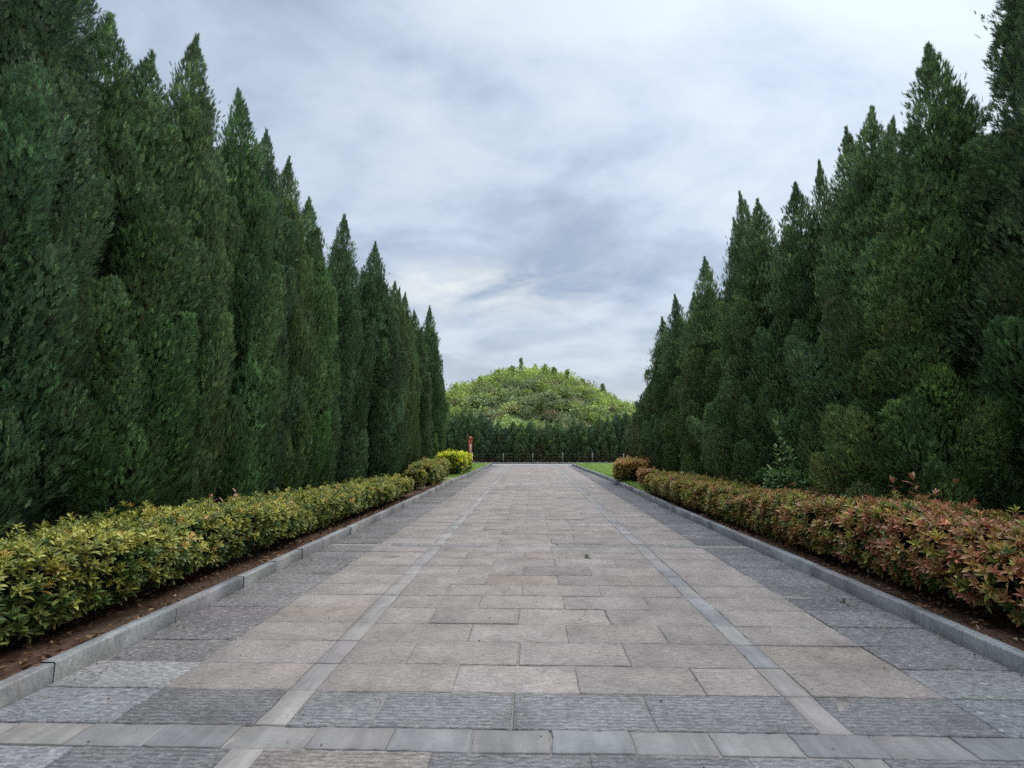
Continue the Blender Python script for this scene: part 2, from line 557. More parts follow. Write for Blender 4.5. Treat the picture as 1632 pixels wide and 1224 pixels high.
def kerb(poly, sgn):
    g = Geo()
    y = -3.0
    col0 = np.array((0.192, 0.186, 0.181))
    while y < 31.2:
        L = rng.choice([0.98, 0.9, 0.78, 0.32, 0.6])
        y2 = min(y + L, 31.25)
        p0 = np.array((kx(poly, y), y))
        p1 = np.array((kx(poly, y2), y2))
        t = (p1 - p0) / np.linalg.norm(p1 - p0)
        nrm = np.array((t[1], -t[0]))
        if nrm[0] * sgn < 0:
            nrm = -nrm                                    # outward, away from the paving
        gap = 0.0016 + abs(rng.normal(0, .0014))
        h = 0.118 + rng.normal(0, .003)
        off = rng.normal(0, .005)
        a, b = p0 + t * gap + nrm * off, p1 - t * gap + nrm * off
        w, bv = .105, .008
        prof = [(0.0, -.06), (0.0, h - bv), (bv, h), (w - bv, h), (w, h - bv), (w, -.06)]
        v = []
        for e in (a, b):
            for (u, z) in prof:
                v.append((e[0] + nrm[0] * u, e[1] + nrm[1] * u, z + (rng.normal(0, .001))))
        f4 = [(i, i + 1, i + 7, i + 6) for i in range(5)]
        if sgn > 0:
            f4 = [q[::-1] for q in f4]
        c = col0 * (1 + rng.normal(0, .07)) * (1 + rng.normal(0, .012, 3))
        g.add(v, f4, c)
        g.n -= 12
        g.v.append(np.zeros((0, 3), np.float32))
        g.c.append(np.zeros((0, 3), np.float32))
        ends = np.array([(0, 1, 2, 3, 4, 5), (11, 10, 9, 8, 7, 6)], np.int32)
        g.f.append(ends + g.n)
        g.fm.append(np.zeros(2, np.int32))
        g.n += 12
        y = y2
    return structure(g.build('kerb', [M_KERB]))


kerb(KL, -1)
kerb(KR, 1)
sheet('cross_path', -40, 40, 31.38, 33.1, -0.004, M_ASPH)
g = Geo()
for i in range(80):
    g.box(-40 + i + .5, 33.16, 0.03, .99, .11, .13, (.34, .33, .31), 0, 0, .01)
structure(g.build('path_edging', M_CONC))
sheet('far_verge', -60, 60, 33.22, 39, 0.03, M_SOIL, 60, 12, .02)


# ------------------------------------------------------------------ foliage building blocks
def frames(d, rg):
    """rotation matrices whose Z column is d, with a random roll"""
    d = norm(d)
    r = rg.normal(size=d.shape)
    x = norm(np.cross(r, d))
    y = np.cross(d, x)
    return np.stack([x, y, d], -1)


def place(tv, tf, pos, rot, sc, col, tcol=None):
    """instance a template (verts tv, tris tf) -> verts, tris, colours"""
    n, k = len(pos), len(tv)
    v = np.einsum('nij,kj->nki', rot, tv) * sc[:, None, None] + pos[:, None, :]
    f = tf[None] + (np.arange(n) * k)[:, None, None]
    c = np.repeat(col[:, None, :], k, 1)
    if tcol is not None:
        c = c * tcol[None]
    return v.reshape(-1, 3), f.reshape(-1, tf.shape[1]), c.reshape(-1, 3)


def spray_template(nb, seed, width=.085, spread=.50):
    """a flattened juniper spray: cord-like branchlets fanned to both sides of a twig that points along +Z, facing +Y"""
    rg = np.random.default_rng(seed)
    V, F = [], []
    for i in range(nb):
        t = 0.02 + .68 * i / (nb - 1)
        side = 1 if i % 2 else -1
        sp = side * (spread * (1 - .6 * t) + rg.uniform(-.15, .15)) * (0 if i == nb - 1 else 1)
        d = norm(np.array((math.sin(sp), rg.normal(.05, .22), math.cos(sp)))[None])[0]
        s = norm(np.array((d[2], rg.normal(0, .35), -d[0]))[None])[0]
        L = rg.uniform(.36, .52) * (1.2 - .4 * t)
        b = np.array((0, rg.normal(0, .02), t))
        e = b + d * L + np.array((0, .02, .05))
        n0 = len(V)
        V += [b + s * width * .5, e, b - s * width * .5]
        F += [(n0, n0 + 1, n0 + 2)]
    return np.array(V), np.array(F)


def frames_to(d, nrm, rg, jit=.55):
    """rotations whose Z column is d and whose Y column looks along nrm as nearly as it can"""
    d = norm(d)
    y = nrm + rg.normal(0, jit, d.shape)
    y = norm(y - (y * d).sum(-1, keepdims=True) * d)
    return np.stack([np.cross(y, d), y, d], -1)


SPRAYS = [spray_template(12, s) for s in (1, 2, 3)]
SPRAY_FAR = [spray_template(6, s, .18) for s in (4, 5)]

DARK, MID, TIP, BLUE, DEAD = [np.array(c) for c in ((.074, .116, .066), (.104, .166, .080), (.150, .228, .098),
                                                    (.070, .112, .078), (.105, .088, .055))]


def crown_profile(kind, H, R0):
    if kind == 'column':       # full nearly to two thirds, then a spire
        zs = np.array([0, .03, .12, .30, .50, .66, .80, .91, .97, 1.0]) * H
        rs = np.array([.64, .84, .98, 1.0, .90, .68, .40, .17, .06, .02]) * R0
    elif kind == 'cone':
        zs = np.array([0, .04, .12, .25, .45, .65, .82, .93, 1.0]) * H
        rs = np.array([.62, .90, 1.0, .94, .74, .49, .24, .09, .02]) * R0
    else:                      # 'small' clipped cypress with a blunt cone top
        zs = np.array([0, .05, .3, .62, .82, .94, 1.0]) * H
        rs = np.array([.75, .97, 1.0, .84, .48, .20, .03]) * R0
    return lambda z: np.interp(z, zs, rs)


def make_crown(seed, kind, H, R0, nclump, nsp, size, z0=.12, rag=.12, leaders=((0, 0, 1.0),), tilt=(.18, .45),
               clen=(.8, 1.6), cwid=(.19, .31), sprays=SPRAYS, tint=(1, 1, 1), holes=0.0, dead=.05):
    rg = np.random.default_rng(seed)
    rad = crown_profile(kind, H, R0)
    g = Geo()
    # clumps: upswept boughs, spread evenly over the crown's surface
    zz = np.linspace(z0, H * .80, 400)
    w = np.cumsum(rad(zz) + .30)
    w /= w[-1]
    u = (np.arange(nclump) + rg.uniform(0, 1, nclump)) / nclump
    cz = np.interp(u, w, zz)
    az = np.arange(nclump) * 2.39996 + rg.normal(0, .35, nclump)
    cr = rad(cz)
    calm = np.clip(1.45 - 1.3 * cz / H, .12, 1)               # the crown tightens towards its tip
    bump = 1 + rag * rg.normal(size=nclump) * calm
    out = np.stack([np.cos(az), np.sin(az), np.zeros(nclump)], -1)
    ph = rg.uniform(*tilt, nclump) * calm
    axis = norm(out * np.sin(ph)[:, None] + np.array((0, 0, 1.0)) * np.cos(ph)[:, None] + rg.normal(0, .07, (nclump, 3)))
    tap = np.clip(cr / R0, .25, 1)
    L = rg.uniform(*clen, nclump) * (.40 + .60 * tap)
    W = rg.uniform(*cwid, nclump) * (.35 + .65 * tap)
    L = np.minimum(L, np.maximum(.25, (H * .95 - cz) * 1.2))
    cr = np.minimum(cr, rad(np.minimum(cz + .48 * L, H)) * 1.06 + .02)
    base = out * np.maximum(cr * bump - W * .8, 0.0)[:, None]
    base[:, 2] = cz - L * .35
    keep = rg.random(nclump) > holes
    ctint = np.exp(rg.normal(0, .15, (nclump, 1))) * np.exp(rg.normal(0, .05, (nclump, 3)))
    for (lx, ly, lh) in leaders:                    # pointed feathery spire of upright sprays
        big = min(1.0, R0 / .8)
        n = int(5600 * big * (.08 / size) * (1 if nsp > 200 else .3))
        hs = H * min(1.0, .55 + .45 * big) / 7.4
        dz = rg.uniform(0, 1, n) ** .62 * 2.9 * hs
        th = rg.uniform(0, 2 * PI, n)
        rc = np.interp(dz / hs, [0, .15, .5, 1.0, 1.7, 2.9], [.008, .035, .14, .27, .42, .60]) * big
        lump = 1 + .22 * np.sin(th * 3 + dz * 7 + seed) + .18 * np.sin(th * 5 - dz * 11) + .10 * np.sin(dz * 19 + th)
        rr = rc * lump * np.where(rg.random(n) < .13, rg.uniform(1.0, 1.45, n), 1.0) * np.where(rg.random(n) < .3, rg.uniform(.2, .85, n), rg.uniform(.85, 1.08, n))
        rv = np.stack([np.cos(th), np.sin(th), 0 * th], -1)
        bend = np.clip(.8 - dz, 0, 1) ** 2 * rg.uniform(.02, .16)
        p = np.stack([lx + bend + rr * rv[:, 0], ly + rr * rv[:, 1], H * lh - dz - .05], -1)
        d = norm(np.array((0, 0, 1.0)) + rv * (rg.uniform(.15, .55, n) * np.clip(rc / .2, .25, 1))[:, None] + rg.normal(0, .12, (n, 3)))
        sc = size * rg.uniform(.8, 1.5, n)
        m = rg.random(n)
        col = np.where((m < .30)[:, None], DARK, np.where((m < .70)[:, None], MID, np.where((m < .82)[:, None], BLUE, TIP)))
        col = col * np.exp(.20 * np.sin(th * 2 + dz * 3 + seed))[:, None] * np.exp(rg.normal(0, .2, (n, 1))) * np.asarray(tint)
        k = rg.integers(0, len(sprays), n)
        fr = frames_to(d, rv + np.array((0, 0, .25)), rg)
        for q, (tv, tf) in enumerate(sprays):
            s = k == q
            g.add(*place(tv, tf, p[s], fr[s], sc[s], col[s]))
    for i in range(len(base)):
        if not keep[i]:
            continue
        n = max(50, int(nsp * (L[i] * W[i]) / (.8 * .2)))
        t = rg.uniform(0, 1, n) ** .8
        th = rg.uniform(0, 2 * PI, n)
        a = axis[i]
        e1 = norm(np.cross(a, (0.31, .17, .93) if abs(a[2]) < .9 else (1.0, .2, 0)))
        e2 = np.cross(a, e1)
        radial = np.cos(th)[:, None] * e1 + np.sin(th)[:, None] * e2
        facing = radial @ out[i]
        ok = facing > -.55 - .5 * rg.random(n)
        if out[i] @ out[i] < .5:
            ok[:] = True
        t, radial, facing = t[ok], radial[ok], facing[ok]
        n = len(t)
        if n == 0:
            continue
        prof = np.sin(PI * np.clip(t * .86 + .1, 0, 1)) ** .8
        lump = 1 + .22 * np.sin(t * 17 + i) * np.sin(np.arctan2(radial[:, 1], radial[:, 0]) * 3 + i * 1.7)
        rr = W[i] * prof * np.where(rg.random(n) < .22, rg.uniform(.4, .8, n), rg.uniform(.82, 1.06, n)) * lump
        p = base[i] + a * (L[i] * t)[:, None] + radial * rr[:, None]
        nar = np.clip(W[i] / .17, .3, 1)
        d = norm(a * (.75 + .5 * t)[:, None] + radial * (.75 * nar * (1 - t * .7))[:, None] + rg.normal(0, .27 * nar, (n, 3)) + np.array((0, 0, .35)))
        sc = size * rg.uniform(.7, 1.3, n) * (1 if W[i] > .08 else .8)
        m = rg.random(n)
        col = np.where((m < .34)[:, None], DARK, np.where((m < .72)[:, None], MID, np.where((m < .88)[:, None], BLUE, TIP)))
        col = col + (TIP - MID) * (.7 * np.clip(t - .55, 0, 1) * 2 * rg.random(n))[:, None]      # fresh growth at the shoot ends; extra paleness paints lit lobe tips
        dd = rg.random(n) < dead * (1.6 if base[i][2] < H * .45 else .5) * (2.2 if (i * 7) % 5 == 0 else .5)
        col = np.where(dd[:, None], DEAD, col)
        col = col * ctint[i] * np.exp(rg.normal(0, .2, (n, 1))) * np.asarray(tint)
        k = rg.integers(0, len(sprays), n)
        fr = frames_to(d, radial + .35 * out[i] + np.array((0, 0, .15)), rg)
        for q, (tv, tf) in enumerate(sprays):
            s = k == q
            if s.any():
                g.add(*place(tv, tf, p[s], fr[s], sc[s], col[s]))
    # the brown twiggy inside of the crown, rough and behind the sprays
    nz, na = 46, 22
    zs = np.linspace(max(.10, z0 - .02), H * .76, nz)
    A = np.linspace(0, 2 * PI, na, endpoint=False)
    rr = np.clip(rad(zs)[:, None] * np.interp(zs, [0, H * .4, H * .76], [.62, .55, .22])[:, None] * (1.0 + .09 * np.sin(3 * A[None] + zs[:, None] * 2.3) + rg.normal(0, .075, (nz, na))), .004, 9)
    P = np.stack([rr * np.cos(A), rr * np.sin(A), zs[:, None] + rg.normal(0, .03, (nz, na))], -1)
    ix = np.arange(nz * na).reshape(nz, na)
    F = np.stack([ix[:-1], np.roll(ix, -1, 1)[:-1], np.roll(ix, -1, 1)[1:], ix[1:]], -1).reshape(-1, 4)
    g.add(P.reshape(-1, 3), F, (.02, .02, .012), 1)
    return g


def trunk_geo(H, r, seed):
    rg = np.random.default_rng(seed)
    g = Geo()
    zs = np.linspace(-.05, H * .93, 9)
    pts = [(rg.normal(0, .02), rg.normal(0, .02), z) for z in zs]
    pts[0] = (0, 0, -.05)
    g.tube(pts, [r * (1.25 if i == 0 else 1) * (1 - .93 * i / 8) for i in range(9)], (1, 1, 1), 0, 9)
    for k in range(26):                                   # limbs running up into the boughs
        z = rg.uniform(.25, H * .8)
        a = rg.uniform(0, 2 * PI)
        l = (.55 - .4 * z / H) * rg.uniform(.7, 1.2)
        rb = r * .3 * (1 - .7 * z / H)
        g.tube([(0, 0, z), (math.cos(a) * l * .6, math.sin(a) * l * .6, z + l * .5),
                (math.cos(a) * l, math.sin(a) * l, z + l * 1.3)], [rb, rb * .7, rb * .25], (1, 1, 1), 0, 5)
    return g


def tree(name, crown_me, trunk_me, loc, rz, sc, label, group, cat='tree'):
    root = empty(name, loc, rz, sc)
    tag(root, label, cat, group)
    a = link(bpy.data.objects.new('crown', crown_me), root)
    b = link(bpy.data.objects.new('trunk', trunk_me), root)
    return root


# crown meshes (unit trees of about 7.4 m), used by copies with their own turn and scale
HT = 7.4
trunk_me = trunk_geo(HT, .12, 3).mesh('trunk', [M_BARK], True)
LT = (1.26, 1.26, 1.04)
lk = dict(tilt=(.04, .24), clen=(1.0, 2.0), cwid=(.19, .31), rag=.09)
left_me = [
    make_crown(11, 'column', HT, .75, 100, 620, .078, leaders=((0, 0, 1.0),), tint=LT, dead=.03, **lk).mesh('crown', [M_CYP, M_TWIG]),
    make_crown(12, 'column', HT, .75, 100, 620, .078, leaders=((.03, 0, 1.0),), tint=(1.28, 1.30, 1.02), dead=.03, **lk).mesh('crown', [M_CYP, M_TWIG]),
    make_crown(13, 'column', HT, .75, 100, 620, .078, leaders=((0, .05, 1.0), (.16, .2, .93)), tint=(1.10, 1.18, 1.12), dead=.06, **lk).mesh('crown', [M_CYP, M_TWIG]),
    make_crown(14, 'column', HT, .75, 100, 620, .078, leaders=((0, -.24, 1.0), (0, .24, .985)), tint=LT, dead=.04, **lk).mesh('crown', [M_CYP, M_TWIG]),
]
RT = (1.26, 1.22, .98)
rk = dict(tilt=(.15, .55), clen=(.8, 1.6), cwid=(.25, .42), rag=.20, holes=.05, dead=.03)
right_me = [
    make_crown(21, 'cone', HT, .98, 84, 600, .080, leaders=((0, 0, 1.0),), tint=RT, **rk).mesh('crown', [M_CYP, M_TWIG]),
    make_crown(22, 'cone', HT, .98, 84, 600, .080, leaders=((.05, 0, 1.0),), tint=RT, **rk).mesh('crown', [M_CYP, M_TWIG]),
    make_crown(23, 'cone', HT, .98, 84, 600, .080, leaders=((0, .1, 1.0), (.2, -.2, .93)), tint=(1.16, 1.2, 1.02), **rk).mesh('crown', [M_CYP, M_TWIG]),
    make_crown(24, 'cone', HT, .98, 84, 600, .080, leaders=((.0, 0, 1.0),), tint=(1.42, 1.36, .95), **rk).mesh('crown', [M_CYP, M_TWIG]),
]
GL, GR = 'tall junipers lining the left of the path', 'tall junipers lining the right of the path'
# x, y, height, width factor, mesh, label
LEFT = [
    (-5.60, 2.05, 8.6, 1.10, 2, 'dark juniper half cut by the left picture edge, nearest of its row'),
    (-5.42, 3.85, 9.6, 1.12, 0, 'huge dark juniper whose tip runs out of the picture at upper left'),
    (-5.30, 5.20, 6.85, 1.05, 3, 'dense juniper with two blunt tips, next to the huge one at the left edge'),
    (-5.20, 6.16, 7.75, .86, 0, 'slim pointed juniper just behind the two-tipped one on the left'),
    (-5.20, 7.36, 7.75, .98, 1, 'broad spired juniper standing alone against the sky, fourth tip in the left row'),
    (-5.25, 8.25, 7.7, .85, 2, 'juniper with a thin bent tip just behind the broad spired one on the left'),
    (-5.20, 8.90, 7.55, .85, 0, 'narrow juniper in mid left row, second of three stepped tips'),
    (-5.15, 9.75, 7.15, .95, 1, 'juniper in mid left row, lowest of three stepped tips before the notch of sky'),
    (-5.30, 10.5, 6.2, .85, 2, 'short juniper filling the notch of sky in the middle of the left row'),
    (-5.10, 11.55, 7.65, .92, 0, 'sharp pointed juniper right after the notch of sky in the left row'),
    (-4.75, 13.0, 7.45, 1.08, 1, 'juniper with brown patch leaning out over the left hedge end'),
    (-5.05, 14.05, 7.4, .9, 2, 'juniper behind the end of the left clipped hedge, rounded shoulder'),
    (-5.10, 15.1, 6.6, .85, 0, 'shorter juniper tucked between taller ones past the left hedge end'),
    (-5.05, 16.2, 7.4, .88, 3, 'twin tipped slender juniper past the left hedge end'),
    (-5.10, 17.5, 7.5, .85, 1, 'slender juniper beside the olive shrub block on the left'),
    (-5.00, 18.9, 7.15, .9, 2, 'bluish green juniper next to last at the far end of the left row'),
    (-4.95, 21.3, 8.1, .95, 0, 'dark tall juniper at the far end of the left row above the yellow shrub'),
]
RIGHT = [
    (6.1, 2.1, 9.5, 1.15, 1, 'dark juniper half cut by the right picture edge, nearest of its row'),
    (6.15, 4.4, 10.4, 1.20, 0, 'giant layered juniper leaning in at the right edge, tip out of the picture'),
    (5.50, 5.75, 6.95, .95, 1, 'sharp spired juniper next to the giant one at the right edge'),
    (4.85, 5.75, 4.7, .72, 3, 'low light green juniper bulging forward under the sharp spire on the right'),
    (5.40, 6.75, 6.8, .95, 2, 'steep pointed juniper, the taller of a close pair on the right'),
    (5.50, 7.35, 6.9, .80, 0, 'round tipped juniper pressed against the taller of the close pair on the right'),
    (5.70, 8.45, 7.0, .55, 1, 'thin wispy juniper with see-through tip behind the close pair on the right'),
    (5.35, 8.65, 6.65, .95, 3, 'juniper with spreading side boughs in the middle of the right row'),
    (5.25, 9.95, 7.05, 1.0, 0, 'large cone shaped juniper with light green flank in the mid right row'),
    (5.35, 10.85, 7.7, .80, 2, 'juniper with ragged grey green tip behind the large cone on the right'),
    (5.20, 12.9, 6.9, .90, 1, 'plain pointed juniper standing alone towards the far right'),
    (5.30, 14.3, 6.3, .85, 3, 'low shouldered juniper in the far right row'),
    (5.30, 15.9, 6.75, .85, 2, 'juniper with a hooked thin tip near the far end of the right row'),
    (5.25, 17.6, 6.4, .95, 0, 'last tall juniper at the far end of the right row, loose side twigs'),
]
big_left = make_crown(15, 'column', 9.2, .82, 170, 640, .074, tint=LT, dead=.03, **lk).mesh('crown', [M_CYP, M_TWIG])
big_right = make_crown(26, 'cone', 10.4, 1.15, 240, 620, .078, tint=(1.12, 1.16, .98), **dict(rk, rag=.08, holes=0.0, tilt=(.12, .40))).mesh('crown', [M_CYP, M_TWIG])
big_trunk = trunk_geo(10.0, .16, 6).mesh('trunk', [M_BARK], True)
for (x, y, h, wd, k, lab) in LEFT:
    if h > 9:
        tree('juniper', big_left, big_trunk, (x, y, .08), 1.0, (1, 1, 1), lab, GL)
        continue
    s = h / HT
    tree('juniper', left_me[k], trunk_me, (x, y, .08), rng.uniform(-.2, .2) if k == 3 else rng.uniform(0, 6.28), (wd, wd, s), lab, GL)
for (x, y, h, wd, k, lab) in RIGHT:
    if h > 10:
        tree('juniper', big_right, big_trunk, (x, y, .08), 1.0, (1, 1, 1), lab, GR)
        continue
    s = h / HT
    tree('juniper', right_me[k], trunk_me, (x, y, .08), rng.uniform(0, 6.28), (wd, wd, s), lab, GR)
# low dark juniper with dead brown inside at the end of the right row
tree('juniper', make_crown(31, 'cone', 4.0, 1.0, 50, 260, .10, tint=(.9, .85, .8), dead=.45, rag=.25, holes=.15)
     .mesh('crown', [M_CYP, M_TWIG]), trunk_geo(4.0, .09, 5).mesh('trunk', [M_BARK], True),
     (5.0, 18.9, .08), 0, (1, 1, 1), 'low dark juniper with brown dead lower boughs at the far right end', GR)

# ------------------------------------------------------------------ far row of small cypresses and the wire fence
far_me = [make_crown(40 + i, 'small', 3.4, .48, 56, 150, .12, sprays=SPRAY_FAR, cwid=(.13, .22), clen=(.5, 1.0), rag=.08,
                     tint=((1.3, 1.25, 1.2), (1.4, 1.3, 1.1), (1.2, 1.25, 1.25))[i], dead=.05).mesh('crown', [M_CYP, M_TWIG]) for i in range(3)]
far_tr = trunk_geo(3.3, .05, 8).mesh('trunk', [M_BARK], True)
ORD = ['first', 'second', 'third', 'fourth', 'fifth', 'sixth', 'seventh', 'eighth', 'ninth', 'tenth', 'eleventh', 'twelfth',
       'thirteenth', 'fourteenth', 'fifteenth', 'sixteenth', 'seventeenth', 'eighteenth', 'nineteenth', 'twentieth',
       'twenty-first', 'twenty-second', 'twenty-third', 'twenty-fourth', 'twenty-fifth', 'twenty-sixth', 'twenty-seventh']
# (x at y=35, height)
FAR = [(-7.2, 3.6), (-6.55, 3.75), (-5.9, 3.8), (-5.3, 3.9), (-4.65, 4.05), (-3.95, 3.9), (-3.3, 3.3), (-2.65, 3.1), (-2.0, 2.7),
       (-1.4, 3.1), (-.75, 3.0), (-.1, 3.15), (1.35, 3.1), (2.0, 3.3), (2.7, 2.6), (3.25, 3.25), (3.95, 3.2), (4.65, 2.9),
       (5.3, 3.5), (5.95, 3.45), (6.6, 3.75), (7.25, 3.85), (7.9, 3.6), (8.6, 3.7)]
for i, (x, h) in enumerate(FAR):
    look = 'tall dark' if h > 3.55 else ('short' if h < 2.95 else 'middling')
    tree('cypress', far_me[i % 3], far_tr, (x, 35.1 + rng.uniform(-.15, .15), .03), rng.uniform(0, 6.28),
         (1.12, 1.12, h / 3.4), '%s clipped cypress behind the low post fence, %s from the left' % (look, ORD[i]),
         'clipped cypresses across the end of the path')
# small dead-topped brown gap plant
gb = make_crown(47, 'small', 2.6, .45, 40, 140, .12, sprays=SPRAY_FAR, dead=.7, cwid=(.12, .2), clen=(.35, .7), tint=(1.25, 1, .9))
tree('cypress', gb.mesh('crown', [M_CYP, M_TWIG]), far_tr, (.62, 35.0, .03), 0, (1.05, 1.05, 1), 'cypress with brown dead top in the gap straight ahead of the path',
     'clipped cypresses across the end of the path')

fence = empty('wire_fence', (0, 33.7, .03))
tag(fence, 'low fence of pale concrete posts and thin wires before the far cypresses', 'fence')
for i, px in enumerate(np.arange(-8.7, 10, 2.2)):
    g = Geo()
    hh = .74 + rng.normal(0, .02)
    g.box(0, 0, hh / 2, .085, .085, hh, (1, 1, 1), 0, 0, .012)
    o = g.build('post', M_CONC, fence)
    o.location = (px + rng.normal(0, .05), 0, 0)
    o.rotation_euler = (rng.normal(0, .02), rng.normal(0, .025), 0)
g = Geo()
for z in (.25, .45, .66):
    g.tube([(x, -.05, z - .012 * math.sin(PI * ((x + 8.7) % 2.2) / 2.2)) for x in np.arange(-8.7, 9.2, .55)], [.006] * 33, (1, 1, 1), 0, 4)
g.build('wire', M_WIRE, fence)


# ------------------------------------------------------------------ hedges and shrubs of broad leaves
def leaf_template(w=.26, fold=.10, droop=.12):
    V = np.array([(0, 0, 0), (-w * .5, fold, .30), (0, 0, .32), (w * .5, fold, .30),
                  (-w * .46, fold * .8 - droop * .4, .68), (0, -droop * .4, .70), (w * .46, fold * .8 - droop * .4, .68),
                  (0, -droop, 1.0)], float)
    F = np.array([(0, 2, 1), (0, 3, 2), (1, 2, 5), (1, 5, 4), (2, 3, 6), (2, 6, 5), (4, 5, 7), (5, 6, 7)])
    return V, F


def rosette_template(n, seed, w=.30):
    """a shoot end: leaves in a whorl around +Z, the inner ones more upright"""
    rg = np.random.default_rng(seed)
    lv, lf = leaf_template(w)
    V, F, C = [], [], []
    for i in range(n):
        t = i / (n - 1)
        az = i * 2.4 + rg.uniform(-.25, .25)
        el = (1.25 - .95 * t) + rg.uniform(-.15, .15)           # angle from the shoot axis
        L = (1.0 - .45 * t) * rg.uniform(.85, 1.1)
        d = np.array((math.sin(el) * math.cos(az), math.sin(el) * math.sin(az), math.cos(el)))
        up = norm(np.array((0, 0, 1.0)) - d * d[2])
        s = np.cross(up, d)
        M = np.stack([s, up, d], -1)
        base = np.array((0, 0, -.55 + .55 * t))
        n0 = len(V)
        V += list((lv * L) @ M.T + base)
        F += list(lf + n0)
        C += [np.ones(3) * rg.uniform(.82, 1.15)] * len(lv)
    return np.array(V), np.array(F), np.array(C)


ROS = [rosette_template(9, s) for s in (1, 2, 3)]
ROS_S = [rosette_template(7, s, .42) for s in (4, 5)]


def hedge_points(n, path, half, top, bot, rg, lump=.05, ends=True):
    """points and outward directions on a rounded clipped hedge that follows path [(x, y)]"""
    P = np.array(path, float)
    seg = np.linalg.norm(np.diff(P, axis=0), axis=1)
    cum = np.concatenate([[0], np.cumsum(seg)])
    Ltot = cum[-1]
    s = rg.uniform(-half * .8 if ends else 0, Ltot + (half * .8 if ends else 0), n)
    sc = np.clip(s, 0, Ltot)
    x, y = np.interp(sc, cum, P[:, 0]), np.interp(sc, cum, P[:, 1])
    x2, y2 = np.interp(np.clip(sc + .05, 0, Ltot), cum, P[:, 0]), np.interp(np.clip(sc + .05, 0, Ltot), cum, P[:, 1])
    x1, y1 = np.interp(np.clip(sc - .05, 0, Ltot), cum, P[:, 0]), np.interp(np.clip(sc - .05, 0, Ltot), cum, P[:, 1])
    T = norm(np.stack([x2 - x1, y2 - y1], -1))
    N = np.stack([T[:, 1], -T[:, 0]], -1)
    tp = np.interp(sc / Ltot, np.linspace(0, 1, len(top)), top)
    hf = np.interp(sc / Ltot, np.linspace(0, 1, len(half_arr := np.atleast_1d(half))), half_arr) if np.ndim(half) else np.full(n, half)
    # cross-section: superellipse angle, upper 3/4
    e = .48 if len(path) > 2 else .36
    ag = np.linspace(-.62, PI + .62, 800)
    hm = float(np.mean(half))
    gx = np.sign(np.cos(ag)) * np.abs(np.cos(ag)) ** e * hm
    gz = np.sign(np.sin(ag)) * np.abs(np.sin(ag)) ** e * (np.mean(top) - bot) * .52
    cl = np.concatenate([[0], np.cumsum(np.hypot(np.diff(gx), np.diff(gz)))])
    a = np.interp(rg.uniform(0, cl[-1], n), cl, ag)
    cx = np.sign(np.cos(a)) * np.abs(np.cos(a)) ** e
    cz = np.sign(np.sin(a)) * np.abs(np.sin(a)) ** e
    mid = bot + (tp - bot) * .45
    z = np.where(cz > 0, mid + (tp - mid) * cz, mid + (mid - bot) * cz)
    endf = np.clip(1 - np.maximum(0, np.abs(s - sc)) / (half if not np.ndim(half) else half[0]) / .85, 0, 1) ** .5
    lm = 1 + lump * (np.sin(s * 3.1 + a * 2) + np.sin(s * 7.3 - a * 3) * .6 + np.sin(s * 1.1 + 2) * .8)
    off = hf * cx * lm * (.35 + .65 * endf)
    under = np.clip(-cz, 0, 1)
    off = off * (1 - .22 * under)
    ov = np.sign(s - sc) * (np.abs(s - sc) > 1e-6)
    q = rg.random(n) ** .5                                    # domed ends
    cap = ov != 0
    off = np.where(cap, hf * cx * q, off)
    z = np.where(cap, mid + (z - mid) * (.25 + .75 * q), z)
    s = np.where(cap, sc + ov * hm * .34 * np.clip(1 - q ** 6, 0, 1) ** .5, s)
    px = x + N[:, 0] * off + T[:, 0] * (s - sc)
    py = y + N[:, 1] * off + T[:, 1] * (s - sc)
    pz = z + (lm - 1) * .5 * (tp - bot)
    D = np.stack([N[:, 0] * np.cos(a) + T[:, 0] * ov * 1.3, N[:, 1] * np.cos(a) + T[:, 1] * ov * 1.3, np.sin(a)], -1)
    return np.stack([px, py, pz], -1), norm(D), sc / Ltot, a


